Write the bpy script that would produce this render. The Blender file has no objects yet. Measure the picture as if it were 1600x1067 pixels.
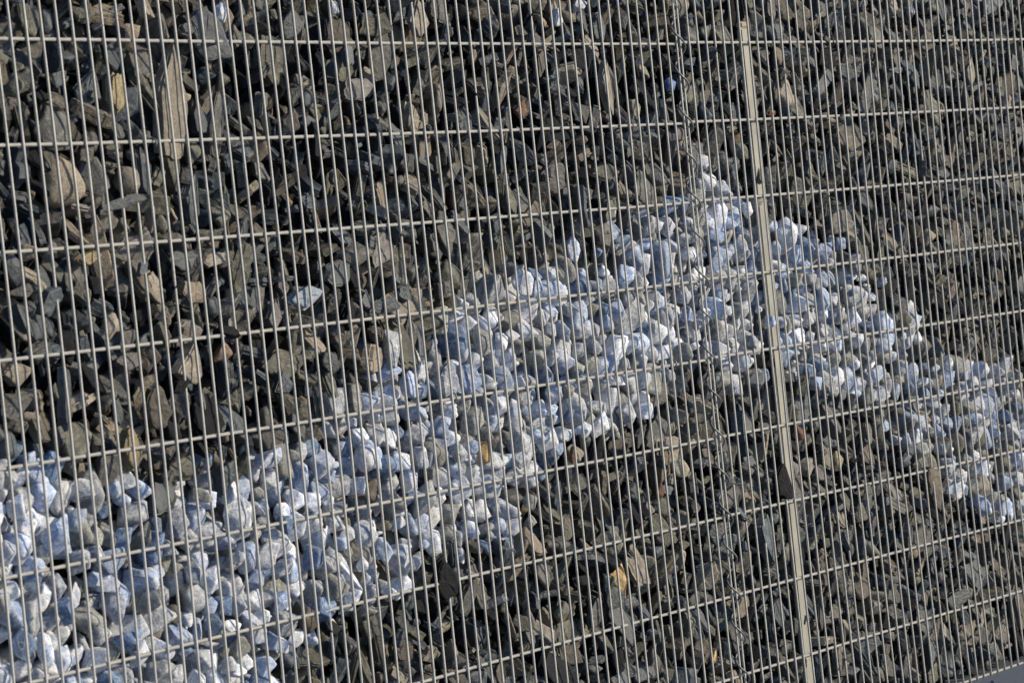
import bpy, bmesh, math, random
import numpy as np
from mathutils import Vector, Matrix, kdtree, noise as mnoise
# measured layout of the wall, in metres (x along the wall, z up, camera looks obliquely along +x)
LENS=139.574
CAM_POS=(-6.22711,-4.49519,1.29204)
CAM_R=[[0.484319, -0.868983, -0.101504], [-0.06381, 0.080625, -0.9947], [0.872561, 0.488229, -0.016402]]
WX=[0.002989, -0.00152, 0.005151, -0.000606, 0.003514, -0.002707, 0.009796, 0.003109, 0.000366, 0.002233]
WZ=[-0.000344, 0.002113, -0.004615, 0.010191, -0.000369, 0.001679, 0.000405, -0.000352, 0.002297, 1.1e-05]
GAP=0.0283
PALE=[(-0.249, 1.106), (-0.133, 1.076), (-0.078, 1.042), (-0.022, 1.004), (0.276, 0.979), (0.336, 0.909), (0.404, 0.908), (0.478, 0.953), (0.572, 0.951), (0.68, 0.948), (0.736, 0.983), (0.874, 0.984), (1.002, 0.98), (1.007, 1.049), (1.184, 1.094), (1.28, 1.098), (1.32, 1.188), (1.385, 1.205), (1.412, 1.132), (1.567, 1.187), (1.661, 1.218), (1.746, 1.265), (1.81, 1.284), (1.883, 1.269), (1.924, 1.316), (2.033, 1.311), (2.181, 1.327), (2.326, 1.313), (2.4, 1.341), (2.496, 1.393), (2.605, 1.413), (2.794, 1.463), (2.878, 1.51), (3.135, 1.489), (3.277, 1.431), (3.504, 1.372), (3.739, 1.31), (3.899, 1.259), (4.054, 1.17), (4.215, 1.088), (4.401, 0.994), (4.648, 0.922), (4.842, 0.899), (5.534, 0.69), (5.393, 0.18), (4.908, 0.372), (4.665, 0.416), (4.443, 0.505), (4.232, 0.609), (4.018, 0.665), (3.935, 0.781), (3.709, 0.835), (3.511, 0.885), (3.323, 0.951), (3.179, 1.012), (3.05, 0.954), (2.902, 0.965), (2.802, 1.013), (2.689, 0.996), (2.532, 0.928), (2.506, 0.89), (2.43, 0.857), (2.249, 0.88), (2.083, 0.871), (2.044, 0.836), (1.907, 0.789), (1.889, 0.707), (1.672, 0.693), (1.493, 0.683), (1.363, 0.676), (1.265, 0.609), (1.033, 0.602), (0.795, 0.571), (0.756, 0.502), (0.697, 0.322), (-0.374, 0.373)]
PALE_TOP=1.956
NOTABLE=[
(0.5232, 0.0203, 1.7146, 0.0649, 0.0327, 0.2401, 4.0, 'slab', 'beige', 'tall pointed beige slab standing under the top cross wire, upper left'),
(0.1372, 0.0397, 1.564, 0.0893, 0.0714, 0.0992, -8.0, 'egg', 'tan', 'big tan rounded rock hanging under the second cross wire at left'),
(0.3622, 0.0314, 1.5605, 0.056, 0.0448, 0.0586, 0.0, 'egg', 'beige', 'pale tan block just right of the big tan rounded rock'),
(0.2862, 0.0001, 1.5136, 0.0216, 0.0162, 0.0914, 78.0, 'slab', 'blueslate', 'thin blue-grey blade pointing right beneath the pale tan block'),
(0.3447, 0.0252, 1.7364, 0.0382, 0.0225, 0.0814, 12.0, 'slab', 'ochre', 'ochre tan slab leaning left of the tall beige slab'),
(0.9537, 0.0178, 1.2898, 0.0517, 0.0276, 0.0734, 85.0, 'slab', 'lightblue', 'smooth light blue-grey block lying among dark slates left of centre'),
(1.3901, 0.0043, 0.635, 0.0542, 0.0286, 0.0941, -22.0, 'slab', 'black', 'black leaning slate slab jutting over a cross wire below the pale stones'),
(3.1759, 0.0016, 0.683, 0.0403, 0.0233, 0.1007, -6.0, 'slab', 'black', 'black upright slate slab jutting out across the cream post'),
(3.1031, 0.0132, 0.9524, 0.0499, 0.0424, 0.0566, 60.0, 'chunk', 'blueslate', 'dark blue chunk jutting out just left of the cream post'),
(2.2482, 0.021, 0.5341, 0.0494, 0.042, 0.0956, -20.0, 'chunk', 'orange', 'bright orange-cream rock among dark slates at lower centre'),
(1.6471, 0.0155, 0.8958, 0.0365, 0.031, 0.0554, 10.0, 'chunk', 'orange', 'small sandy yellow stone amid the pale stones at centre'),
(2.1566, 0.0043, 1.3386, 0.0337, 0.0286, 0.0643, 4.0, 'chunk', 'white', 'upright white block standing alone on the rim of the pale band'),
(1.9135, 0.0181, 1.2737, 0.0568, 0.0483, 0.0717, -15.0, 'chunk', 'white', 'rounded bluish-white rock on the rim below and left of the upright white block'),
(1.7837, 0.0328, 1.2622, 0.0677, 0.0576, 0.0677, -20.0, 'chunk', 'palegrey', 'pale grey triangular rock at the left start of the crest of the pale band'),
(1.3101, 0.0244, 1.1585, 0.0479, 0.0407, 0.0873, 6.0, 'chunk', 'palegrey', 'tall pale stone at the outermost left corner of the central step'),
(1.3523, 0.0161, 1.0764, 0.0425, 0.0361, 0.0595, 15.0, 'chunk', 'paleblue', 'bluish rhombus shaped stone standing above the fourth cross wire left of centre'),
(1.5168, 0.0173, 1.076, 0.0489, 0.0266, 0.0892, 4.0, 'slab', 'palegrey', 'tall flat pale grey slab standing on the cross wire left of centre'),
(1.6125, 0.0123, 1.0717, 0.0436, 0.0246, 0.0698, -8.0, 'slab', 'paleblue', 'flat pale blue plate right beside the tall pale grey slab'),
(0.8945, 0.0233, 0.739, 0.0595, 0.0506, 0.0595, 40.0, 'chunk', 'deepblue', 'deep blue squared block tilted in the lower pale heap'),
(-0.0132, 0.0269, 0.8868, 0.0538, 0.0458, 0.0808, 5.0, 'chunk', 'paleblue', 'large faceted blue-white rock with a sharp ridge near the left edge'),
(-0.0942, 0.0166, 0.6741, 0.0316, 0.0253, 0.0729, -4.0, 'egg', 'white', 'smooth white egg shaped stone upright near the bottom left corner'),
(-0.039, 0.0175, 0.6482, 0.0318, 0.027, 0.0562, 0.0, 'chunk', 'white', 'lumpy bright white stone right of the white egg shaped one'),
(-0.1588, 0.0245, 0.6915, 0.0482, 0.0409, 0.0626, 10.0, 'chunk', 'deepblue', 'slate blue wedge left of the white egg shaped stone'),
(-0.0116, 0.0198, 0.7376, 0.0441, 0.0375, 0.0564, 0.0, 'chunk', 'deepblue', 'dark blue cubic stone above the lumpy bright white stone'),
(0.1781, 0.0204, 0.6572, 0.0551, 0.0447, 0.0526, 20.0, 'chunk', 'deepblue', 'blue cubic stone with a pale top over the lowest cross wire at left'),
(0.4759, 0.0187, 0.6497, 0.0466, 0.0374, 0.044, 30.0, 'chunk', 'deepblue', 'small deep blue stone sitting just above the second lowest cross wire at left'),
(1.1006, 0.0235, 0.7704, 0.0552, 0.0469, 0.0635, -25.0, 'chunk', 'white', 'bluish-white block leaning over its blue neighbour in the lower pale heap'),
(1.1707, 0.0154, 0.7273, 0.0362, 0.0308, 0.064, -20.0, 'chunk', 'paleblue', 'blue rock under the right side of the leaning bluish-white block'),
(0.7455, 0.0139, 0.9623, 0.0373, 0.0317, 0.0666, 80.0, 'chunk', 'white', 'flat white rock lying on the rim of the pale heap left of centre'),
(0.9666, 0.022, 0.9346, 0.0517, 0.044, 0.0572, -15.0, 'chunk', 'white', 'angular white rock on the rim between a flat and a round white rock'),
(1.1443, 0.0211, 0.9296, 0.0527, 0.0422, 0.061, 0.0, 'egg', 'white', 'round smooth white rock just below the cross wire left of centre'),
(0.618, 0.0218, 1.1932, 0.042, 0.0357, 0.0499, 10.0, 'chunk', 'pink', 'pinkish brown rock among dark slates at left of centre'),
(0.2578, 0.0211, 1.0298, 0.048, 0.0262, 0.0934, -4.0, 'slab', 'ochre', 'ochre yellow slab crossing the fifth cross wire at left'),
(0.357, 0.0182, 1.1021, 0.0536, 0.0284, 0.0868, 0.0, 'slab', 'brown', 'leaf shaped brown slab right above the ochre yellow slab'),
(0.4848, 0.0213, 1.1825, 0.0595, 0.0306, 0.0854, 3.0, 'slab', 'beige', 'layered beige slab hanging below the fourth cross wire at left'),
(-0.0942, 0.0197, 1.2039, 0.0509, 0.0274, 0.0606, 85.0, 'slab', 'beige', 'broad beige grey slab at the very left edge under the fourth cross wire'),
(0.4253, 0.0009, 1.1383, 0.0258, 0.0178, 0.0439, 70.0, 'slab', 'black', 'small black pointed shard right of the leaf shaped brown slab'),
(0.1747, 0.0167, 1.4105, 0.03, 0.0194, 0.055, 88.0, 'slab', 'ochre', 'short flat yellow tan slab just beneath the third cross wire at left'),
(1.3491, 0.0137, 1.8741, 0.0509, 0.0274, 0.0736, 80.0, 'slab', 'olive', 'smooth greenish grey wedge resting on the top cross wire'),
(1.5526, 0.0173, 1.8916, 0.049, 0.0266, 0.0923, 3.0, 'slab', 'beige', 'tall oval beige stone rising above the top cross wire right of the greenish wedge'),
(1.2581, 0.0216, 1.7347, 0.056, 0.0293, 0.07, 70.0, 'slab', 'lilac', 'lilac grey plate in the second mesh row left of centre'),
(1.5749, 0.0168, 1.4076, 0.0463, 0.0256, 0.1157, -2.0, 'slab', 'slate', 'tall narrow grey slab crossing the third cross wire'),
(1.59, 0.0305, 1.3089, 0.0723, 0.059, 0.0694, 20.0, 'chunk', 'olive', 'blocky greenish grey rock beneath the tall narrow grey slab'),
(1.2563, 0.0069, 1.2554, 0.0365, 0.0219, 0.0674, 82.0, 'slab', 'blueslate', 'flat bluish slate lying right on the fourth cross wire near the pale rim'),
(1.3429, 0.003, 1.2787, 0.0425, 0.022, 0.0369, 60.0, 'slab', 'deepslate', 'dark blue nub sticking out above the flat bluish slate'),
(2.1183, 0.0207, 1.5169, 0.067, 0.0334, 0.0761, 20.0, 'slab', 'lilac', 'broad mauve grey rock just above the third cross wire at centre'),
(2.4274, 0.0151, 1.7287, 0.0376, 0.0223, 0.1409, 3.0, 'slab', 'beige', 'tall fibrous beige slab in the second mesh row left of the spiral wire'),
(2.4084, 0.0111, 1.878, 0.0375, 0.0223, 0.0719, 0.0, 'slab', 'blueslate', 'blue-grey plate ending on the top cross wire right of centre'),
(2.2058, 0.0117, 1.8986, 0.0276, 0.0235, 0.043, -20.0, 'chunk', 'white', 'small white pebble at the top of the photo right of centre'),
(2.342, 0.0211, 1.9321, 0.0403, 0.0343, 0.0403, 0.0, 'chunk', 'white', 'white rock cut off by the top of the photo, right of centre'),
(0.7324, 0.0102, 1.8983, 0.0239, 0.0203, 0.0452, 0.0, 'chunk', 'white', 'small white block near the top edge above the tall beige slab'),
(1.1877, 0.0146, 1.914, 0.0251, 0.0213, 0.0334, 0.0, 'chunk', 'white', 'tiny white stone at the top edge left of the greenish wedge'),
(4.3669, 0.018, 1.9411, 0.0331, 0.0281, 0.0477, 0.0, 'chunk', 'palegrey', 'pale stone at the top edge right of the cream post'),
(2.7755, 0.0104, 1.7335, 0.0291, 0.0247, 0.0356, 0.0, 'chunk', 'brightblue', 'small vivid blue stone beside the spiral wire in the second mesh row'),
(3.0165, 0.0142, 1.4613, 0.0429, 0.0365, 0.0462, -5.0, 'chunk', 'white', 'cyan-white block perched on the peak of the pale band'),
(2.4265, 0.016, 1.2662, 0.0564, 0.0479, 0.0595, -20.0, 'chunk', 'paleblue', 'blue topped white rock jutting through the wires on the crest'),
(2.9445, 0.0149, 1.2718, 0.0328, 0.0279, 0.0557, 8.0, 'chunk', 'paleblue', 'blue sided rock between the spiral wire and cream post'),
(3.0897, 0.0074, 1.3112, 0.0316, 0.0268, 0.0565, -6.0, 'chunk', 'white', 'narrow white rock with a waist left of the cream post'),
(2.766, 0.0205, 1.152, 0.0387, 0.0329, 0.0452, 0.0, 'chunk', 'paleblue', 'squared pale blue stone left of the spiral wire in the pale band'),
(2.4032, 0.0305, 0.9244, 0.0624, 0.0531, 0.0687, 15.0, 'chunk', 'palegrey', 'large greenish white wedge at the lower right rim of the central heap'),
(2.2202, 0.0189, 0.9134, 0.0492, 0.0418, 0.0707, 28.0, 'chunk', 'white', 'blue-white almond shaped stone left of the greenish white wedge'),
(1.963, 0.0217, 0.8984, 0.051, 0.0434, 0.0631, 28.0, 'chunk', 'white', 'smooth bluish-white stone two below the centre of the photo'),
(1.8145, 0.0191, 0.9709, 0.0355, 0.0302, 0.08, 0.0, 'chunk', 'white', 'tall bright white stone just below the cross wire at photo centre'),
(3.3385, 0.0184, 0.797, 0.0339, 0.0288, 0.0373, 40.0, 'chunk', 'rust', 'brick red stone just right of the cream post'),
(3.5681, 0.0187, 0.7043, 0.0345, 0.0294, 0.0553, 0.0, 'chunk', 'ochre', 'ochre brown stone in the dark slates right of the cream post'),
(4.2629, 0.0057, 0.2461, 0.0512, 0.0275, 0.0805, 75.0, 'slab', 'deepslate', 'large dark slab jutting out near the lower right corner'),
(2.6992, 0.0122, 0.2894, 0.0193, 0.0164, 0.0386, 0.0, 'chunk', 'orange', 'small cream-orange stone at the bottom left of the spiral wire'),
(3.4296, 0.016, 1.2699, 0.0376, 0.0319, 0.0478, -20.0, 'chunk', 'paleblue', 'light blue triangular stone just right of the cream post'),
(3.6244, 0.0221, 1.2704, 0.0589, 0.0442, 0.052, -10.0, 'chunk', 'paleblue', 'pale teal rock resting on the cross wire right of the light blue triangle'),
(3.7418, 0.0206, 1.3498, 0.0735, 0.0333, 0.0665, 0.0, 'slab', 'lilac', 'broad grey plate above the pale band right of the cream post'),
(3.6082, -0.0004, 1.3197, 0.0191, 0.0153, 0.033, 80.0, 'egg', 'black', 'small black oval nub beneath the broad grey plate'),
(1.0201, 0.0118, 1.1461, 0.0411, 0.0236, 0.0466, 30.0, 'slab', 'deepslate', 'dark teal plate left of the central heap'),
(0.8163, 0.0117, 1.1155, 0.0403, 0.0233, 0.0564, -20.0, 'slab', 'deepslate', 'dark teal slab lower left of the other dark teal plate'),
(2.4923, 0.0113, 0.7296, 0.0174, 0.0146, 0.0474, 0.0, 'slab', 'rust', 'thin rust coloured shard below the central heap'),
(2.0637, 0.0106, 0.8523, 0.0137, 0.0132, 0.0486, 8.0, 'slab', 'rust', 'narrow rusty splinter under the smooth bluish-white stone'),
(1.981, 0.0131, 1.6821, 0.0271, 0.0183, 0.0451, 0.0, 'slab', 'rust', 'small rusty brown stone just above the second cross wire at centre'),
(3.3354, 0.0012, 1.6499, 0.017, 0.0144, 0.0238, 80.0, 'chunk', 'rust', 'tiny rust brown chip right of the post above the second cross wire'),
(1.01, 0.0193, 1.877, 0.0492, 0.0267, 0.0683, -10.0, 'slab', 'blueslate', 'dull blue slab above the top cross wire left of centre'),
(0.0617, 0.0175, 1.8749, 0.0395, 0.023, 0.074, 0.0, 'slab', 'olive', 'grey green slab standing at the top left corner'),
(0.1153, 0.0149, 1.8762, 0.0273, 0.0218, 0.0521, 0.0, 'egg', 'blueslate', 'smooth blue-grey pebble beside the grey green corner slab')]
HOOKS=[(0.42, 1.631), (1.513, 1.034), (2.619, 1.033), (1.502, 0.426), (2.517, 1.631)]
# ---------------------------------------------------------------- scene / camera / light
sc = bpy.context.scene
rnd = random.Random(11)
Cc = sc.collection
cam_d = bpy.data.cameras.new('camera'); cam = bpy.data.objects.new('camera', cam_d); Cc.objects.link(cam)
cam_d.sensor_width = 36.0; cam_d.sensor_fit = 'HORIZONTAL'; cam_d.lens = LENS
cam_d.clip_start = 0.1; cam_d.clip_end = 2000
R_ = CAM_R
cam.matrix_world = Matrix(((R_[0][0], -R_[1][0], -R_[2][0], CAM_POS[0]),
                           (R_[0][1], -R_[1][1], -R_[2][1], CAM_POS[1]),
                           (R_[0][2], -R_[1][2], -R_[2][2], CAM_POS[2]), (0, 0, 0, 1)))
cam_d.dof.use_dof = True; cam_d.dof.focus_distance = 9.6; cam_d.dof.aperture_fstop = 12.0
sc.camera = cam

SUN_ELEV, SUN_AZ = math.radians(19), math.radians(27)      # azimuth measured from the wall's normal towards +x
sun_dir = Vector((math.sin(SUN_AZ)*math.cos(SUN_ELEV), -math.cos(SUN_AZ)*math.cos(SUN_ELEV), math.sin(SUN_ELEV)))
w = bpy.data.worlds.new('World'); sc.world = w; w.use_nodes = True
nt = w.node_tree; nt.nodes.clear()
sky = nt.nodes.new('ShaderNodeTexSky'); sky.sky_type = 'NISHITA'; sky.sun_disc = False
sky.sun_elevation = SUN_ELEV; sky.sun_rotation = math.atan2(sun_dir.x, sun_dir.y)
sky.air_density = 1.0; sky.dust_density = .6; sky.ozone_density = 5.0
bg = nt.nodes.new('ShaderNodeBackground'); bg.inputs[1].default_value = 0.15
wo = nt.nodes.new('ShaderNodeOutputWorld')
nt.links.new(sky.outputs[0], bg.inputs[0]); nt.links.new(bg.outputs[0], wo.inputs[0])
sl = bpy.data.lights.new('sun', 'SUN'); sl.energy = 4.3; sl.angle = math.radians(3); sl.color = (1.0, 0.85, 0.60)
so = bpy.data.objects.new('sun', sl); Cc.objects.link(so)
so.rotation_euler = (-sun_dir).to_track_quat('-Z', 'Y').to_euler()
sc.view_settings.view_transform = 'Standard'; sc.view_settings.look = 'None'
sc.view_settings.exposure = 0.2; sc.view_settings.gamma = 1.0

# ---------------------------------------------------------------- helpers
def tag(o, label=None, cat=None, group=None, kind=None):
    if label: o['label'] = label
    if cat: o['category'] = cat
    if group: o['group'] = group
    if kind: o['kind'] = kind
    return o
def mesh_np(name, V, F):
    """V (n,3) array, F list of index tuples"""
    me = bpy.data.meshes.new(name); me.from_pydata(V, [], F); me.update(); return me
def link(name, me, mats, parent=None, loc=(0, 0, 0)):
    o = bpy.data.objects.new(name, me); Cc.objects.link(o); o.location = loc
    for m in mats: me.materials.append(m)
    if parent: o.parent = parent
    return o
def empty(name, loc):
    o = bpy.data.objects.new(name, None); Cc.objects.link(o); o.location = loc; o.empty_display_size = .1; return o
def tube(pts, r, n=8, closed_ends=True):
    V, F = [], []
    pts = [Vector(p) for p in pts]; N = len(pts)
    up = None
    for i, p in enumerate(pts):
        t = (pts[min(i+1, N-1)] - pts[max(i-1, 0)]).normalized()
        if up is None:
            up = Vector((0, 1, 0)) if abs(t.y) < .9 else Vector((1, 0, 0))
        up = (up - t*up.dot(t)).normalized(); s = t.cross(up)
        rr = r[i] if hasattr(r, '__len__') else r
        for k in range(n):
            a = 2*math.pi*k/n; V.append(p + up*(math.cos(a)*rr) + s*(math.sin(a)*rr))
    for i in range(N-1):
        for k in range(n):
            a, b = i*n+k, i*n+(k+1) % n
            F.append((a, b, b+n, a+n))
    if closed_ends:
        F.append(tuple(range(n-1, -1, -1))); F.append(tuple((N-1)*n+k for k in range(n)))
    return V, F
def smooth(me):
    me.polygons.foreach_set('use_smooth', [True]*len(me.polygons))

# ---------------------------------------------------------------- materials
def nodes_of(name):
    m = bpy.data.materials.new(name); m.use_nodes = True; t = m.node_tree
    return m, t, t.nodes['Principled BSDF']
def N(t, kind, **kw):
    n = t.nodes.new(kind)
    for k, v in kw.items(): setattr(n, k, v)
    return n
def noise(t, vec, scale, detail=4, rough=.6, dist=0.0):
    n = N(t, 'ShaderNodeTexNoise'); n.inputs['Scale'].default_value = scale; n.inputs['Detail'].default_value = detail
    n.inputs['Roughness'].default_value = rough; n.inputs['Distortion'].default_value = dist
    t.links.new(vec, n.inputs['Vector']); return n.outputs['Fac']
def ramp(t, fac, stops):
    n = N(t, 'ShaderNodeValToRGB'); e = n.color_ramp.elements
    while len(e) < len(stops): e.new(.5)
    for i, (p, c) in enumerate(stops):
        e[i].position = p; e[i].color = (*c, 1) if len(c) == 3 else (c[0], c[0], c[0], 1)
    t.links.new(fac, n.inputs[0]); return n.outputs[0]
def mix(t, fac, a, b, mode='MIX'):
    n = N(t, 'ShaderNodeMix', data_type='RGBA', blend_type=mode)
    if isinstance(fac, float): n.inputs[0].default_value = fac
    else: t.links.new(fac, n.inputs[0])
    for s, v in ((6, a), (7, b)):
        if isinstance(v, tuple): n.inputs[s].default_value = (*v, 1)
        else: t.links.new(v, n.inputs[s])
    return n.outputs[2]
def rock_mat(name, c1, c2, c3, rough=.75, vein=None, spec=.4, bump=1.0, grain=1.0, edge=.5):
    m, t, b = nodes_of(name)
    geo = N(t, 'ShaderNodeNewGeometry'); oi = N(t, 'ShaderNodeObjectInfo')
    off = N(t, 'ShaderNodeVectorMath', operation='ADD')
    t.links.new(geo.outputs['Position'], off.inputs[0])
    mul = N(t, 'ShaderNodeVectorMath', operation='SCALE'); mul.inputs[0].default_value = (7.3, 3.1, 5.7)
    t.links.new(oi.outputs['Random'], mul.inputs['Scale']); t.links.new(mul.outputs[0], off.inputs[1])
    rpi = N(t, 'ShaderNodeVectorMath', operation='SCALE'); rpi.inputs[0].default_value = (11.3, 4.1, 8.7)
    t.links.new(geo.outputs['Random Per Island'], rpi.inputs['Scale'])
    off2 = N(t, 'ShaderNodeVectorMath', operation='ADD'); t.links.new(off.outputs[0], off2.inputs[0]); t.links.new(rpi.outputs[0], off2.inputs[1])
    v = off2.outputs[0]
    n1 = noise(t, v, 22, 5, .62, .6)
    col = mix(t, ramp(t, n1, [(.40, (0,)), (.58, (1,))]), c1, c2)
    n5 = noise(t, v, 95, 5, .75, 1.2); col = mix(t, ramp(t, n5, [(.50, (0,)), (.66, (.75,))]), col, tuple(x*.55 for x in c2))
    n2 = noise(t, v, 60, 6, .7)
    col = mix(t, ramp(t, n2, [(.5, (0,)), (.72, (1,))]), col, c3)
    # crystal grain
    n3 = noise(t, v, 230, 4, .75)
    g = ramp(t, n3, [(.3, (1-.42*grain,)), (.7, (1+.42*grain,))])
    pt = N(t, 'ShaderNodeMapRange'); pt.inputs['From Min'].default_value = .52; pt.inputs['From Max'].default_value = .60; pt.inputs['To Max'].default_value = edge
    t.links.new(geo.outputs['Pointiness'], pt.inputs['Value']); col = mix(t, pt.outputs[0], col, c3)
    col = mix(t, 1.0, col, g, 'MULTIPLY')
    if vein:
        wv = N(t, 'ShaderNodeTexWave', wave_type='BANDS', bands_direction='DIAGONAL'); wv.inputs['Scale'].default_value = 9
        wv.inputs['Distortion'].default_value = 14; wv.inputs['Detail'].default_value = 4; wv.inputs['Detail Scale'].default_value = 2.2
        t.links.new(v, wv.inputs['Vector'])
        col = mix(t, ramp(t, wv.outputs['Fac'], [(.93, (0,)), (.99, (.4,))]), col, vein)
    # per-stone brightness
    mr = N(t, 'ShaderNodeMapRange'); mr.inputs['To Min'].default_value = .72; mr.inputs['To Max'].default_value = 1.3
    ad = N(t, 'ShaderNodeMath', operation='ADD'); t.links.new(oi.outputs['Random'], ad.inputs[0]); t.links.new(geo.outputs['Random Per Island'], ad.inputs[1])
    fr = N(t, 'ShaderNodeMath', operation='FRACT'); t.links.new(ad.outputs[0], fr.inputs[0])
    t.links.new(fr.outputs[0], mr.inputs['Value'])
    col = mix(t, 1.0, col, mr.outputs[0], 'MULTIPLY')
    t.links.new(col, b.inputs['Base Color'])
    rr = N(t, 'ShaderNodeMapRange'); rr.inputs['To Min'].default_value = rough-.15; rr.inputs['To Max'].default_value = min(1, rough+.15)
    t.links.new(n2, rr.inputs['Value']); t.links.new(rr.outputs[0], b.inputs['Roughness'])
    b.inputs['Specular IOR Level'].default_value = spec
    b1 = N(t, 'ShaderNodeBump'); b1.inputs['Strength'].default_value = .85*bump; b1.inputs['Distance'].default_value = .006
    t.links.new(n2, b1.inputs['Height'])
    b2 = N(t, 'ShaderNodeBump'); b2.inputs['Strength'].default_value = .7*bump; b2.inputs['Distance'].default_value = .0012
    t.links.new(n3, b2.inputs['Height']); t.links.new(b1.outputs[0], b2.inputs['Normal'])
    t.links.new(b2.outputs[0], b.inputs['Normal'])
    return m
M = {}
# pale limestone kinds
M['white']     = rock_mat('limestone_white', (.60, .615, .66), (.34, .41, .60), (.82, .83, .86), .7, (.85, .85, .83), .4, .9)
M['palegrey']  = rock_mat('limestone_grey', (.34, .36, .41), (.19, .22, .29), (.62, .63, .66), .75, (.66, .66, .62), .4, 1.1)
M['paleblue']  = rock_mat('limestone_blue_grey', (.32, .40, .60), (.18, .26, .46), (.60, .65, .74), .7, (.70, .72, .72), .4, 1.0)
M['deepblue']  = rock_mat('limestone_dark_blue', (.10, .165, .31), (.07, .115, .22), (.26, .34, .48), .68, (.50, .55, .58), .4, 1.0)
M['paleolive'] = rock_mat('limestone_dull', (.24, .25, .24), (.17, .18, .19), (.38, .38, .36), .8, (.48, .48, .44), .35, 1.1)
# slate kinds
M['slate']      = rock_mat('slate_grey', (.080, .081, .080), (.040, .043, .047), (.165, .164, .158), .55, None, .5, 1.0, .8)
M['blueslate']  = rock_mat('slate_blue_grey', (.070, .085, .105), (.045, .055, .070), (.11, .125, .145), .5, None, .5, .9, .7)
M['deepslate']  = rock_mat('slate_dark_blue', (.030, .045, .065), (.022, .030, .042), (.06, .08, .10), .48, None, .5, .8, .7)
M['black']      = rock_mat('slate_black', (.010, .012, .016), (.007, .008, .011), (.018, .020, .026), .7, None, .15, .8, .6)
M['olive']      = rock_mat('slate_olive', (.110, .109, .090), (.058, .059, .051), (.20, .195, .165), .62, None, .4, 1.0, .8)
M['brown']      = rock_mat('slate_brown', (.122, .106, .090), (.070, .061, .053), (.18, .16, .135), .66, None, .4, 1.1, .8)
M['lilac']      = rock_mat('slate_mauve', (.14, .132, .132), (.09, .086, .09), (.20, .19, .185), .6, None, .4, .8, .6)
M['beige']      = rock_mat('rock_beige', (.26, .235, .20), (.19, .17, .15), (.33, .30, .25), .78, None, .35, .9, .6)
M['tan']        = rock_mat('rock_tan', (.25, .22, .18), (.17, .15, .125), (.29, .22, .16), .8, None, .35, 1.2, .9)
M['ochre']      = rock_mat('rock_ochre', (.27, .22, .135), (.17, .145, .10), (.32, .26, .17), .78, None, .35, 1.0, .8)
M['orange']     = rock_mat('rock_orange', (.62, .42, .20), (.42, .25, .10), (.70, .55, .34), .75, None, .35, 1.1, .8)
M['rust']       = rock_mat('rock_rust', (.22, .105, .06), (.14, .07, .045), (.26, .17, .11), .75, None, .35, 1.1, .8)
M['pink']       = rock_mat('rock_pink', (.24, .165, .13), (.17, .12, .10), (.30, .20, .15), .78, None, .35, 1.1, .8)
M['lightblue']  = rock_mat('rock_light_blue', (.22, .26, .32), (.18, .21, .26), (.26, .29, .34), .6, None, .4, .4, .3)
M['brightblue'] = rock_mat('rock_vivid_blue', (.08, .16, .36), (.06, .11, .24), (.14, .24, .42), .55, None, .5, .7, .5)

def wire_mat(name, c, dark, metal, rough):
    m, t, b = nodes_of(name)
    geo = N(t, 'ShaderNodeNewGeometry')
    n1 = noise(t, geo.outputs['Position'], 30, 4, .7); n2 = noise(t, geo.outputs['Position'], 330, 3, .75)
    n4 = noise(t, geo.outputs['Position'], 4.5, 3, .6)
    col = mix(t, ramp(t, n1, [(.35, (0,)), (.65, (1,))]), c, tuple(x*.78 for x in c))
    col = mix(t, ramp(t, n2, [(.60, (0,)), (.70, (.85,))]), col, dark)
    col = mix(t, ramp(t, n4, [(.60, (0,)), (.72, (.45,))]), col, (.40, .36, .25))
    n6 = noise(t, geo.outputs['Position'], 70, 5, .8)
    col = mix(t, ramp(t, n6, [(.66, (0,)), (.72, (.6,))]), col, (.16, .10, .06))
    t.links.new(col, b.inputs['Base Color']); b.inputs['Metallic'].default_value = metal; b.inputs['Specular IOR Level'].default_value = .35
    rr = N(t, 'ShaderNodeMapRange'); rr.inputs['To Min'].default_value = rough-.12; rr.inputs['To Max'].default_value = rough+.18
    t.links.new(n1, rr.inputs['Value']); t.links.new(rr.outputs[0], b.inputs['Roughness'])
    bp = N(t, 'ShaderNodeBump'); bp.inputs['Strength'].default_value = .5; bp.inputs['Distance'].default_value = .0008
    t.links.new(n2, bp.inputs['Height']); t.links.new(bp.outputs[0], b.inputs['Normal'])
    return m
M['zinc'] = wire_mat('galvanised_wire', (.52, .51, .49), (.15, .15, .15), .10, .55)
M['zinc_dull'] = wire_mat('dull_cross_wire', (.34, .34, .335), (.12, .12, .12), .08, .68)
M['zinc_dark'] = wire_mat('weathered_spiral_wire', (.17, .185, .205), (.08, .085, .095), .4, .45)
def post_mat():
    m, t, b = nodes_of('post_steel'); geo = N(t, 'ShaderNodeNewGeometry')
    n1 = noise(t, geo.outputs['Position'], 9, 5, .65); n2 = noise(t, geo.outputs['Position'], 160, 4, .7)
    col = mix(t, ramp(t, n1, [(.4, (0,)), (.65, (1,))]), (.29, .285, .255), (.21, .208, .195))
    col = mix(t, ramp(t, n2, [(.60, (0,)), (.72, (.75,))]), col, (.20, .17, .12))
    t.links.new(col, b.inputs['Base Color']); b.inputs['Metallic'].default_value = .1; b.inputs['Roughness'].default_value = .55
    return m
M['post'] = post_mat()
def cap_mat():
    m, t, b = nodes_of('post_cap'); geo = N(t, 'ShaderNodeNewGeometry')
    n1 = noise(t, geo.outputs['Position'], 90, 4, .65)
    t.links.new(mix(t, n1, (.20, .17, .13), (.32, .28, .22)), b.inputs['Base Color']); b.inputs['Roughness'].default_value = .7
    return m
M['cap'] = cap_mat()
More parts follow.
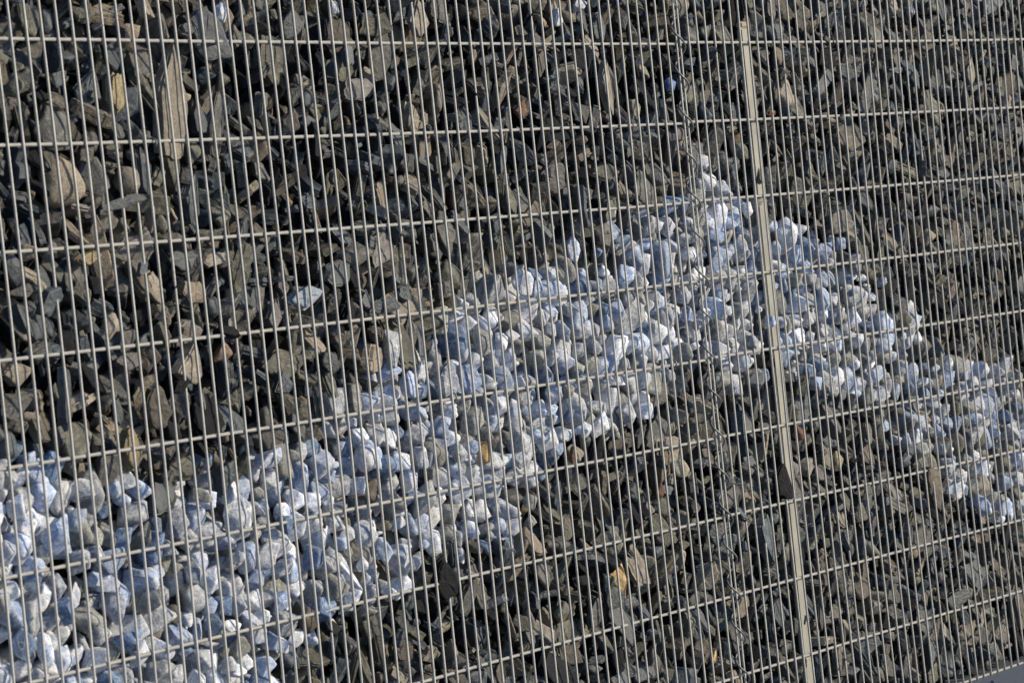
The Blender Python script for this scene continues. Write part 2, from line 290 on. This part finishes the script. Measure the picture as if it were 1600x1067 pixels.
def asphalt_mat():
    m, t, b = nodes_of('asphalt'); geo = N(t, 'ShaderNodeNewGeometry')
    n1 = noise(t, geo.outputs['Position'], 1.4, 5, .6); n2 = noise(t, geo.outputs['Position'], 260, 3, .7); n3 = noise(t, geo.outputs['Position'], 90, 2, .6)
    col = mix(t, n1, (.085, .105, .14), (.115, .14, .18))
    col = mix(t, ramp(t, n2, [(.3, (0,)), (.8, (.6,))]), col, (.16, .18, .22))
    col = mix(t, ramp(t, n3, [(.72, (0,)), (.76, (.6,))]), col, (.30, .31, .33))
    t.links.new(col, b.inputs['Base Color']); b.inputs['Roughness'].default_value = .8
    bp = N(t, 'ShaderNodeBump'); bp.inputs['Strength'].default_value = .6; bp.inputs['Distance'].default_value = .003
    t.links.new(n2, bp.inputs['Height']); t.links.new(bp.outputs[0], b.inputs['Normal'])
    return m
M['asphalt'] = asphalt_mat()
M['core'] = rock_mat('wall_core_rubble', (.045, .043, .04), (.025, .025, .024), (.07, .065, .06), .9, None, .2, 1.2)

# ---------------------------------------------------------------- ground and core of the wall
X0, X1, ZT = -.62, 5.94, 2.13
def sheet(x0, y0, x1, y1, z, nx=1, ny=1):
    V, F = [], []
    for j in range(ny+1):
        for i in range(nx+1): V.append((x0+(x1-x0)*i/nx, y0+(y1-y0)*j/ny, z))
    for j in range(ny):
        for i in range(nx): a = j*(nx+1)+i; F.append((a, a+1, a+nx+2, a+nx+1))
    return V, F
g = link('ground', mesh_np('ground', *sheet(-400, -400, 400, 400, 0.0)), [M['asphalt']]); tag(g, kind='structure')
def boxm(x0, y0, z0, x1, y1, z1):
    V = [(x, y, z) for z in (z0, z1) for y in (y0, y1) for x in (x0, x1)]
    return V, [(0, 2, 3, 1), (4, 5, 7, 6), (0, 1, 5, 4), (2, 6, 7, 3), (0, 4, 6, 2), (1, 3, 7, 5)]
def core():
    bm = bmesh.new()
    V, F = boxm(X0+.02, .235, -.05, X1-.02, .62, ZT-.02)
    vs = [bm.verts.new(v) for v in V]
    for f in F: bm.faces.new([vs[i] for i in f])
    bmesh.ops.subdivide_edges(bm, edges=bm.edges[:], cuts=40, use_grid_fill=True)
    for v in bm.verts:
        if v.co.y < .3 and v.co.z > 0: v.co.y += .03*mnoise.noise(v.co*9)
    me = bpy.data.meshes.new('rubble_core'); bm.to_mesh(me); bm.free(); return me
o = link('rubble_core', core(), [M['core']])
tag(o, 'dark packed rubble core behind the facing stones of the gabion wall', 'rubble core')

# ---------------------------------------------------------------- welded mesh
def warp(x, z):
    """the mesh is not perfectly even: a small smooth in-plane stretch (z measured from the top cross wire)"""
    X = max(-.45, min(5.45, x)) - 2.5; Z = max(-1.9, min(.2, z)) + .85
    k = 0; dx = dz = 0
    for i in range(4):
        for j in range(4):
            if i+j <= 3:
                t_ = X**i*Z**j; dx += WX[k]*t_; dz += WZ[k]*t_; k += 1
    return x+dx, z+dz
G = 1.83
XL, XR = 56*.05, 57*.05-GAP
RV, RH = .0029, .0037
def upright(parent, i, gap, zt, zb):
    x = i*.05 - gap; ph = rnd.random()*9; am = rnd.uniform(.0002, .0009); lean = rnd.gauss(0, .0005)
    pts = []
    n = 44
    for k in range(n+1):
        z = zt + (zb-zt)*k/n
        a, b = warp(x, z)
        q = (mnoise.noise(Vector((x*7, z*1.6, ph))))
        pts.append((a + am*q*2 + lean*(z+.9), -RV + .0007*mnoise.noise(Vector((ph, z*2.1, x))), b+G))
    me = mesh_np('upright_wire', *tube(pts, RV, 8)); smooth(me)
    return link('upright_wire', me, [M['zinc']], parent)
def cross(parent, z, xa, xb):
    n = max(8, int(round((xb-xa)/.0125))); ph = rnd.random()*9
    pts = []; rad = []
    for k in range(n+1):
        x = xa+(xb-xa)*k/n; a, b = warp(x, z)
        pts.append((a, RH + .0002 + .0006*mnoise.noise(Vector((x*2, ph, z))), b+G+.0008*mnoise.noise(Vector((x*3, z*5, ph)))))
        wd = abs(((x+(GAP if x > XR-.01 else 0))/.05+.5) % 1-.5)
        rad.append(RH*(1.16+.06*mnoise.noise(Vector((x*40, z, 0))) if wd < .14 else 1.0))   # weld beads
    me = mesh_np('cross_wire', *tube(pts, rad, 8)); smooth(me)
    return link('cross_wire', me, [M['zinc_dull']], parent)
ZTOP = .326
rows_z = [.2*k for k in (1, 0, -1, -2, -3, -4, -5, -6, -7, -8, -9)]
ZBOT = -1.8
left = empty('mesh_panel', (0, 0, 0)); tag(left, 'galvanised welded wire mesh panel over the stones, left of the spiral wire', 'wire mesh', 'welded mesh panels')
right = empty('mesh_panel', (0, 0, 0)); tag(right, 'galvanised welded wire mesh panel right of the spiral wire, covering the cream post', 'wire mesh', 'welded mesh panels')
for i in range(-13, 57): upright(left, i, 0, ZTOP, ZBOT-.006)
for i in range(57, 121): upright(right, i, GAP, ZTOP, ZBOT-.006)
for z in rows_z:
    cross(left, z, -13*.05-.004, XL+.004)
    cross(right, z+ (.0035 if z > -1 else .001), XR-.004, 120*.05-GAP+.004)

# spiral binder joining the two panels
pts = []; turns = (ZTOP+1.83)/.1; n = int(turns*20)
xc = (XL+XR)/2
for k in range(n+1):
    th = 2*math.pi*k/20; z = ZTOP-.02 - .1*(k/20)
    if z < -1.81: break
    a, b = warp(xc, z+.006)
    pts.append((a - .0225*math.cos(th+1.1), -.0045 - .0125*math.sin(th+1.1), b+G))
me = mesh_np('spiral_binder', *tube(pts, .0027, 6)); smooth(me)
o = link('spiral_binder', me, [M['zinc_dark']])
tag(o, 'dark spiral wire winding down the joint between the two mesh panels', 'binding wire')

# spacer hooks gripping cross wires
hl = ['small wire hook gripping the second cross wire below the tall beige slab', 'wire hook gripping the fifth cross wire at the bottom of the pale blue plate',
      'wire hook gripping the fifth cross wire just left of the spiral wire', 'wire hook on the lowest cross wire near the bottom edge left of centre',
      'tiny wire hook on the second cross wire left of the spiral wire']
for (hx, hz), lab in zip(HOOKS, hl):
    pts = []
    for k in range(15):
        a = math.radians(-60 + 250*k/14)
        pts.append((.002*k/14, RH - .0105*math.cos(a)*1.0, .0095*math.sin(a)))
    p0 = pts[-1]
    for k in range(1, 9): pts.append((p0[0]+.001*k, p0[1]+.024*k, p0[2]-.0015*k))
    me = mesh_np('spacer_hook', *tube(pts, .0023, 6)); smooth(me)
    o = link('spacer_hook', me, [M['zinc_dark']], None, (hx, 0, hz)); tag(o, lab, 'wire hook', 'spacer hooks tying the mesh')

# post behind the mesh
PX = 3.257
post = empty('steel_post', (PX, .03, 0)); tag(post, 'cream flat steel post standing behind the mesh right of the spiral wire', 'post')
bm = bmesh.new()
V, F = boxm(-.026, -.016, 0, .026, -.002, G+.048)
vs = [bm.verts.new(v) for v in V]
for f in F: bm.faces.new([vs[i] for i in f])
bmesh.ops.bevel(bm, geom=bm.edges[:], offset=.003, segments=2, affect='EDGES')
me = bpy.data.meshes.new('post_tube'); bm.to_mesh(me); bm.free(); link('post_tube', me, [M['post']], post)
bm = bmesh.new()
V, F = boxm(-.028, -.018, G+.0485, .028, .0, G+.066)
vs = [bm.verts.new(v) for v in V]
for f in F: bm.faces.new([vs[i] for i in f])
bmesh.ops.bevel(bm, geom=bm.edges[:], offset=.004, segments=2, affect='EDGES')
me = bpy.data.meshes.new('post_cap'); bm.to_mesh(me); bm.free(); link('post_cap', me, [M['cap']], post)

# ---------------------------------------------------------------- stone shapes (unit size)
def ico(sub):
    bm = bmesh.new(); bmesh.ops.create_icosphere(bm, subdivisions=sub, radius=1)
    V = np.array([v.co[:] for v in bm.verts]); F = np.array([[v.index for v in f.verts] for f in bm.faces]); bm.free(); return V, F
ICO = {s: ico(s) for s in (3, 4)}
def chunk(seed, sub, rounded=False):
    r = np.random.default_rng(seed); D, F = ICO[sub]
    if rounded:
        P = r.normal(size=(22, 3)); P /= np.linalg.norm(P, axis=1)[:, None]; h = r.uniform(.9, 1.0, 22)
        q = h[None]/np.clip(D@P.T, 1e-3, None); rad = np.minimum((np.power(q, -9.0).sum(1))**(-1/9.0), 1.35)
    else:
        # broken stone: the hull of a few spread points, sampled along the directions of a sphere
        n = int(r.integers(7, 11)); P = r.normal(size=(n, 3)); P /= np.linalg.norm(P, axis=1)[:, None]
        for _ in range(10):
            d = P[:, None]-P[None]; q = (d**2).sum(-1)+.05; np.fill_diagonal(q, 1e9)
            P += .03*(d/q[..., None]**1.5).sum(1); P /= np.linalg.norm(P, axis=1)[:, None]
        P *= r.uniform(.84, 1.14, (n, 1))
        bm = bmesh.new(); vs = [bm.verts.new(p) for p in P]; bmesh.ops.convex_hull(bm, input=vs); bm.normal_update()
        NN = np.array([f.normal[:] for f in bm.faces]); HH = np.array([f.normal.dot(f.verts[0].co) for f in bm.faces]); bm.free()
        sg = np.sign(HH); NN *= sg[:, None]; HH *= sg; HH = np.maximum(HH, .3)
        T = r.normal(size=(3, 3)); T /= np.linalg.norm(T, axis=1)[:, None]; NN = np.r_[NN, T, P/np.linalg.norm(P, axis=1)[:, None]]
        HH = np.r_[HH, r.uniform(.66, .86, 3), np.linalg.norm(P, axis=1)*r.uniform(.90, 1.0, n)]     # blunted tips and spalled faces
        q = HH[None]/np.clip(D@NN.T, 1e-3, None)
        rad = (np.power(np.maximum(q, 1e-3), -150.0).sum(1))**(-1/150.0)
        rad = np.minimum(rad, 1.3)
    V = D*rad[:, None]
    # small chips and roughness
    o1 = r.uniform(0, 50, 3)
    amp = .013 if not rounded else .012
    disp = np.array([mnoise.fractal(Vector(v*2.6+o1), 1.0, 2.0, 4) for v in V])*amp*1.6
    if not rounded: disp = disp - .05*np.array([max(0, mnoise.noise(Vector(v*1.9+o1*2))-.25) for v in V])
    V = V*(1+disp[:, None])
    lo, hi = V.min(0), V.max(0); V = (V-(lo+hi)/2)/(hi-lo)
    return V, F
def slab(seed):
    r = np.random.default_rng(seed)
    n = int(r.integers(4, 7)); a = np.sort(r.uniform(0, 2*np.pi, n)+0)
    a = np.linspace(0, 2*np.pi, n, endpoint=False)+r.normal(0, .26, n)
    rad = r.uniform(.62, 1.0, n)
    if r.random() < .5:           # pointed at one end
        j = np.argmin(abs(np.angle(np.exp(1j*(a-np.pi/2))))); rad[j] *= 1.35
    pts = np.c_[np.cos(a)*rad*.5, np.sin(a)*rad*.5]
    out = []
    for i in range(n):
        p, q = pts[i], pts[(i+1) % n]; m = 4
        for k in range(m):
            w_ = p+(q-p)*k/m
            if k: w_ = w_ + r.normal(0, .017, 2)
            else: w_ = w_*.97
            out.append(w_)
    out = np.array(out); K = len(out)
    nl = int(r.integers(3, 7)) if seed % 22 > 5 else 2; cuts = np.sort(r.uniform(.08, .92, nl-1)); lev = np.r_[0, cuts, 1]-.5
    V, F = [], []
    tilt = r.normal(0, .10, 4)
    def ring(P, y, s, o): 
        for p in P*s+o: V.append((p[0], y + (tilt[0]*p[0]+tilt[1]*p[1])*(1 if y < 0 else -1), p[1]))
    rings = 0
    prof = []
    for l in range(nl):
        e = abs((l+.5)/nl-.5)*2
        s = r.uniform(.91, 1.0)*(1-.10*e**3); o = r.normal(0, .014, 2)
        jit = 1+r.normal(0, .022, (K, 1))
        y0, y1 = lev[l], lev[l+1]
        if l == 0: prof.append((y0, s*.9, o, jit)); y0 += .06
        prof.append((y0+.004, s, o, jit)); prof.append((y1-.004 if l < nl-1 else y1-.06, s*r.uniform(.97, 1), o, jit))
        if l == nl-1: prof.append((y1, s*.88, o, jit))
    for y, s, o, jit in prof: ring(out*jit, y, s, o)
    R = len(prof)
    for i in range(R-1):
        for k in range(K):
            a_, b_ = i*K+k, i*K+(k+1) % K
            F += [(a_, b_, b_+K), (a_, b_+K, a_+K)]
    for side, base in ((0, 0), (1, (R-1)*K)):   # caps: inner ring + centre, slightly uneven
        y = V[base][1]; st = len(V)
        c = np.array([[V[base+k][0], V[base+k][1], V[base+k][2]] for k in range(K)])
        m = c.mean(0)
        step = r.uniform(-.03, .07)*(-1 if side == 0 else 1)
        for k in range(K): q = m+(c[k]-m)*r.uniform(.5, .62); V.append((q[0], q[1]+step+r.normal(0, .03), q[2]))
        V.append((m[0], m[1]+step*1.2, m[2])); ce = len(V)-1
        for k in range(K):
            a_, b_ = base+k, base+(k+1) % K; c_, d_ = st+k, st+(k+1) % K
            t3 = [(a_, c_, d_), (a_, d_, b_), (c_, ce, d_)]
            if side == 0: F += t3
            else: F += [x[::-1] for x in t3]
    V = np.array(V); F = np.array(F)
    lo, hi = V.min(0), V.max(0); V = (V-(lo+hi)/2)/(hi-lo)
    return V, F
def build_lib(kind, seeds, fn):
    L = []
    for s in seeds:
        V, F = fn(s); L.append((V, F))
    return L
NCH = 22
LIB = {'chunk': [chunk(100+s, 4) for s in range(NCH)], 'egg': [chunk(300+s, 4, True) for s in range(3)],
       'slab': [slab(506+s) for s in range(26)]}
LIBLO = {'chunk': [chunk(100+s, 3) for s in range(NCH)], 'slab': LIB['slab'], 'egg': [chunk(300+s, 3, True) for s in range(3)]}
MESH = {}
def lib_mesh(kind, i, name):
    key = (kind, i, name)
    if key not in MESH:
        V, F = LIB[kind][i]
        me = bpy.data.meshes.new(name); me.from_pydata(V.tolist(), [], F.tolist()); me.update()
        if kind != 'slab': smooth(me)
        me.materials.append(M['slate']); MESH[key] = me
    return MESH[key]
def rotm(yaw, pitch, roll):
    # roll in the stone's own face plane (about y), then pitch about x, then yaw about z
    return (Matrix.Rotation(yaw, 3, 'Z') @ Matrix.Rotation(pitch, 3, 'X') @ Matrix.Rotation(roll, 3, 'Y'))

# ---------------------------------------------------------------- the packing
cam_p = Vector(CAM_POS); Rm = Matrix(CAM_R)
fpx = LENS/36*1600
def project(p):
    c = Rm @ (Vector(p)-cam_p); return 800+c.x/c.z*fpx, 533.5+c.y/c.z*fpx, c.z
def inpoly(x, z, P=PALE):
    c = False; n = len(P); j = n-1
    for i in range(n):
        if (P[i][1] > z) != (P[j][1] > z) and x < (P[j][0]-P[i][0])*(z-P[i][1])/(P[j][1]-P[i][1])+P[i][0]: c = not c
        j = i
    return c
stones = []    # dict(kind, shape, idx, mat, loc, R, dims, front, layer, label)
for (x, y, z, wr, th, hr, rt, shape, mat, lab) in NOTABLE:
    idx = rnd.randrange(len(LIB[shape])) if shape != 'slab' else rnd.randrange(22, 26) if mat == 'beige' else rnd.randrange(22)
    yaw = math.radians(-25 if shape != 'slab' else -20)
    k = 1.1 if shape != 'slab' else 1.3
    if mat in ('beige', 'tan', 'ochre') and shape == 'slab': yaw = math.radians(6); k = 1.75
    Rr = rotm(yaw, math.radians(rnd.uniform(-8, 8)), math.radians(rt))
    stones.append(dict(pale=mat in ('white', 'palegrey', 'paleblue', 'deepblue'), shape=shape, idx=idx, mat=mat, loc=Vector((x, y, z)), R=Rr,
                       ymin=-th/2, dims=((wr*k if abs(rt) < 45 else wr), th, (hr*k if abs(rt) > 45 else hr)), front=y-th/2, layer=0, label=lab))
notab = [(s['loc'].x, s['loc'].z, max(s['dims'][0], .02)*.5, s['dims'][2]*.5, math.radians(NOTABLE[i][6])) for i, s in enumerate(stones)]
PALE_M = ['white']*7+['palegrey']*8+['paleblue']*5+['deepblue']*2+['paleolive']*3
SLATE_M = ['slate']*15+['blueslate']*9+['deepslate']*7+['black']*7+['olive']*12+['brown']*5+['lilac']*3+['beige']*4+['tan']*2
def add_layer(layer, y0, spread, sx, sz):
    nz = int((ZT-.02)/sz)+1
    for jz in range(nz):
        z0 = .02 + jz*sz
        nx = int((X1-X0)/sx)
        for ix in range(nx):
            x = X0+.03 + (ix + (.5 if jz % 2 else 0))*sx + rnd.gauss(0, .22)*sx
            z = z0 + rnd.gauss(0, .22)*sz
            if not (X0 < x < X1) or z < .018 or z > ZT: continue
            jt = 1.0 if x < 3.2 else 2.2
            pale = inpoly(x+rnd.gauss(0, .018)*jt, z+rnd.gauss(0, .014)*jt) or z > PALE_TOP+.02*math.sin(x*5)+.02 and rnd.random() < .35
            if pale and x > 3.25 and z < PALE_TOP and not (inpoly(x, z+.022) and inpoly(x, z-.022)): pale = False
            if pale:
                if rnd.random() < (.03 if x < 3.2 else .10 if x < 4 else .20): mat = rnd.choice(SLATE_M); 
                else: mat = rnd.choice(PALE_M)
                s = min(.085, max(.030, rnd.lognormvariate(math.log(.053), .30)))
                dims = (s*rnd.uniform(.7, 1.1), s*rnd.uniform(.6, 1.0), s*rnd.uniform(.85, 1.45)); shape = 'chunk'
                Rr = rotm(rnd.uniform(-math.pi, math.pi), rnd.uniform(-1.2, 1.2), rnd.uniform(-math.pi, math.pi))
            else:
                mat = rnd.choice(SLATE_M)
                s = min(.15, max(.035, rnd.lognormvariate(math.log(.072), .36)))
                if rnd.random() < .84:
                    shape = 'slab'
                    dims = (s*rnd.uniform(.45, .85), s*rnd.uniform(.14, .34)+.004, s*rnd.uniform(.9, 1.3))
                    if rnd.random() < .5:
                        Rr = rotm(rnd.gauss(0, .6), rnd.gauss(0, .5), rnd.gauss(.2, .9)+(math.pi if rnd.random() < .5 else 0))
                    else:
                        Rr = rotm(rnd.uniform(-math.pi, math.pi), rnd.uniform(-1.3, 1.3), rnd.uniform(-math.pi, math.pi))
                else:
                    shape = 'chunk'; s *= .8
                    dims = (s*rnd.uniform(.6, .9), s*rnd.uniform(.35, .6), s*rnd.uniform(.8, 1.2))
                    Rr = rotm(rnd.uniform(-1, 1), rnd.gauss(0, .6), rnd.uniform(-math.pi, math.pi))
            idx = rnd.randrange(len(LIB[shape]))
            V = LIB[shape][idx][0][::3]*np.array(dims)
            W = V@np.array(Rr).T
            ymin = W[:, 1].min()
            front = y0 + abs(rnd.gauss(0, spread))
            if layer == 1:
                if rnd.random() < .06:
                    front = rnd.uniform(-.014, 0)
                    if not pale and (rnd.random() < .55 or mat in ('beige', 'tan', 'lilac')): mat = rnd.choice(['black', 'deepslate', 'blueslate'])
                # leave room for the individually placed stones in front
                for nx_, nz_, a, b, rt in notab:
                    dx, dz = x-nx_, z-nz_
                    if abs(dx) < .09 and abs(dz) < .16:
                        u = dx*math.cos(rt)-dz*math.sin(rt); v = dx*math.sin(rt)+dz*math.cos(rt)
                        if abs(u) < a+.010 and abs(v) < b+.008: front = max(front, .045); break
                    if abs(x-xc) < .032: front = rnd.uniform(.001, .006)
            if abs(x-PX) < .05 and z < G+.08:
                    front = max(front, .030 if rnd.random() < .86 else -.010)
            if layer > 0 and abs(x-PX) < .06 and z < G+.08 and front < .049 and layer != 1: front = .05
            loc = Vector((x, front-ymin, z))
            hgt = W[:, 2].min()
            if loc.z+hgt < .004: loc.z = .004-hgt
            stones.append(dict(pale=mat in PALE_M, shape=shape, idx=idx, mat=mat, loc=loc, R=Rr, dims=dims, front=front, layer=layer, label=None, ymin=ymin))
add_layer(1, .003, .024, .052, .047)
add_layer(2, .055, .018, .062, .058)
add_layer(3, .105, .02, .075, .070)

# let the packing relax so that the stones push each other apart instead of sinking into one another
def relax(iters=7):
    rad = [(.46 if s['shape'] != 'slab' else .40)*(s['dims'][0]*s['dims'][1]*s['dims'][2])**(1/3) for s in stones]
    rmax = max(rad)
    for it in range(iters):
        kd = kdtree.KDTree(len(stones))
        for i, s in enumerate(stones): kd.insert(s['loc'], i)
        kd.balance(); mv = []
        for i, s in enumerate(stones):
            m = Vector((0, 0, 0))
            if s['label'] is None:
                p = s['loc']; ri = rad[i]
                for co, j, d in kd.find_range(p, ri+min(rmax, .04)):
                    if j == i or d < 1e-6: continue
                    o = ri+rad[j]-d
                    if o > 0: m += (p-co)*(o/d*(.42 if stones[j]['label'] is None else .8))
            mv.append(m)
        for s, m in zip(stones, mv):
            if s['label'] is None:
                if m.length > .012: m = m*(.012/m.length)
                p = s['loc']+m
                lo = s['front']-s['ymin'] if s['layer'] == 1 else .03
                p.y = max(p.y, lo); p.z = max(p.z, .02); p.x = min(max(p.x, X0), X1); s['loc'] = p
relax()
for s in stones:
    if s['label'] is None: s['front'] = s['loc'].y+s['ymin']
# ---------------------------------------------------------------- which stones are individuals
for s in stones:
    px, py, dz = project(s['loc'])
    s['px'], s['py'] = px, py
    a, b, c = s['dims']; big = max(a, c)*.9*sorted((a, b, c))[1]
    inside = -8 < px < 1608 and -8 < py < 1075
    s['score'] = (big*(fpx/dz)**2*math.exp(-max(0, s['front'])/.016)) if inside and s['layer'] <= 1 else 0
    if s['label']: s['score'] = 1e9
ORD = ['first', 'second', 'third', 'fourth', 'fifth', 'sixth', 'seventh', 'eighth', 'ninth', 'tenth', 'eleventh', 'twelfth', 'thirteenth', 'fourteenth', 'fifteenth',
       'sixteenth', 'seventeenth', 'eighteenth', 'nineteenth', 'twentieth']
COL = dict(white='white', palegrey='pale grey', paleblue='light blue-grey', deepblue='deep blue', paleolive='dull grey', slate='dark grey', blueslate='blue-grey',
           deepslate='dark blue', black='black', olive='greenish grey', brown='brown', lilac='mauve grey', beige='beige', tan='tan', ochre='ochre', rust='rusty brown')
def seen_plane(s):      # where the stone's middle shows through the mesh plane
    p = s['loc']; d = p-cam_p; t_ = (0-cam_p.y)/d.y; return cam_p+d*t_
def make_label(s):
    q = seen_plane(s); z = q.z-G
    row = 0 if z > 0 else int(-z/.2)+1
    fz = (z if z > 0 else z+.2*row)/.2 if z <= 0 else min(.99, z/.1)
    part = 'top' if fz > .75 else 'upper part' if fz > .5 else 'lower part' if fz > .25 else 'bottom'
    i = q.x/.05 if q.x < XL else (q.x+GAP)/.05
    k = int(round(i))
    # uprights counted from the left edge of the photo at that height
    n = 0
    for kk in range(-13, 121):
        xx = kk*.05-(GAP if kk > 56 else 0)
        if project((xx, 0, q.z))[0] > 0:
            n = kk; break
    cand = [(k-n, 'from the left edge'), (56-k, 'left of the spiral wire'), (k-57, 'right of the spiral wire'), (k-65, 'right of the cream post')]
    end = 0
    for kk in range(120, 57, -1):
        if project((kk*.05-GAP, 0, q.z))[0] < 1600: end = kk; break
    cand.append((end-k, 'from the right edge'))
    cand = [c for c in cand if c[0] >= 0]
    m, ref = min(cand, key=lambda c: c[0])
    if m > 19: m_s = 'upright %d' % (m+1)
    else: m_s = ORD[m]+' upright'
    size = max(s['dims']); sz = ('large ' if size > (.066 if s['pale'] else .09) else 'small ' if size < (.048 if s['pale'] else .062) else '')
    noun = ('limestone rock' if s['pale'] else 'slate slab' if s['shape'] == 'slab' else 'slate block')
    head = sz + COL[s['mat']] + ' ' + noun
    return head + ', %s of %s mesh row, %s %s' % (part, ORD[row], m_s, ref)
ind = []
used = set()
for s in sorted(stones, key=lambda s: -s['score']):
    if s['score'] <= 0: break
    k = 'p' if s['pale'] else 's'
    if sum(1 for t_ in ind if t_['pale'] == s['pale']) >= 299: continue
    if not s['label']:
        L = make_label(s)
        key = L
        if key in used or len(L.split()) > 16: continue
        used.add(key); s['label2'] = L
    else: s['label2'] = s['label']
    s['ind'] = True; ind.append(s)
for s in ind:
    odd = s['mat'] in ('orange', 'rust', 'ochre', 'tan', 'beige', 'pink', 'lightblue', 'brightblue')
    name = 'limestone_rock' if s['pale'] else 'slate_shard' if s['shape'] == 'slab' else 'slate_rock'
    me = lib_mesh(s['shape'], s['idx'], name)
    o = bpy.data.objects.new(name, me); Cc.objects.link(o)
    o.matrix_world = Matrix.Translation(s['loc']) @ s['R'].to_4x4() @ Matrix.Diagonal((*s['dims'], 1))
    o.material_slots[0].link = 'OBJECT'; o.material_slots[0].material = M[s['mat']]
    tag(o, s['label2'], 'pale rock' if s['pale'] else 'dark rock', 'pale limestone rocks filling the wavy band of the wall' if s['pale'] else 'dark slate rocks filling the wall')
# small crumbs that fell out onto the asphalt at the foot of the wall
crumbs = []
for k_ in range(70):
    cx_, cy_ = rnd.uniform(X0, X1), -abs(rnd.gauss(0, .10))-.012; cs_ = rnd.uniform(.004, .014)
    crumbs.append(dict(shape='chunk', idx=rnd.randrange(16), mat=rnd.choice(['white', 'palegrey', 'slate', 'olive', 'beige']), dims=(cs_, cs_*.8, cs_*.6),
                       R=rotm(rnd.uniform(0, 6), 0, 0), loc=Vector((cx_, cy_, cs_*.28))))
def merged(name, sel, mats, label, cat):
    mi = {m: i for i, m in enumerate(mats)}
    VV, FF, MI, SM = [], [], [], []; off = 0
    for s in sel:
        V, F = LIBLO[s['shape']][s['idx']]
        V = (V*np.array(s['dims']))@np.array(s['R']).T+np.array(s['loc'])
        VV.append(V); FF.append(F+off); off += len(V)
        MI.append(np.full(len(F), mi[s['mat']])); SM.append(np.full(len(F), s['shape'] != 'slab'))
    V = np.concatenate(VV); F = np.concatenate(FF); MI = np.concatenate(MI).astype(np.int32); SM = np.concatenate(SM)
    me = bpy.data.meshes.new(name)
    me.vertices.add(len(V)); me.vertices.foreach_set('co', V.astype(np.float32).ravel())
    me.loops.add(len(F)*3); me.loops.foreach_set('vertex_index', F.astype(np.int32).ravel())
    me.polygons.add(len(F)); me.polygons.foreach_set('loop_start', np.arange(0, len(F)*3, 3, dtype=np.int32))
    for m in mats: me.materials.append(M[m])
    me.polygons.foreach_set('material_index', MI); me.polygons.foreach_set('use_smooth', SM)
    me.update(calc_edges=True); me.validate()
    o = bpy.data.objects.new(name, me); Cc.objects.link(o)
    tag(o, label, cat, None, 'stuff'); return o
rest = [s for s in stones if not s.get('ind')]
for pale, name, lab, cat in ((True, 'limestone_fill', 'remaining smaller and deeper pale limestone rocks packed in the wavy band', 'pale rocks'),
                             (False, 'slate_fill', 'remaining smaller and deeper dark slate rocks packed behind the mesh', 'dark rocks')):
    sel = [s for s in rest if s['pale'] == pale]
    mats = sorted({s['mat'] for s in sel}); merged(name, sel, mats, lab, cat)
merged('stone_crumbs', crumbs, ['white', 'palegrey', 'slate', 'olive', 'beige'], 'scattered stone crumbs on the asphalt at the foot of the wall', 'crumbs')
print('STONES', len(stones), 'individual', len(ind), 'pale', sum(s['pale'] for s in ind))
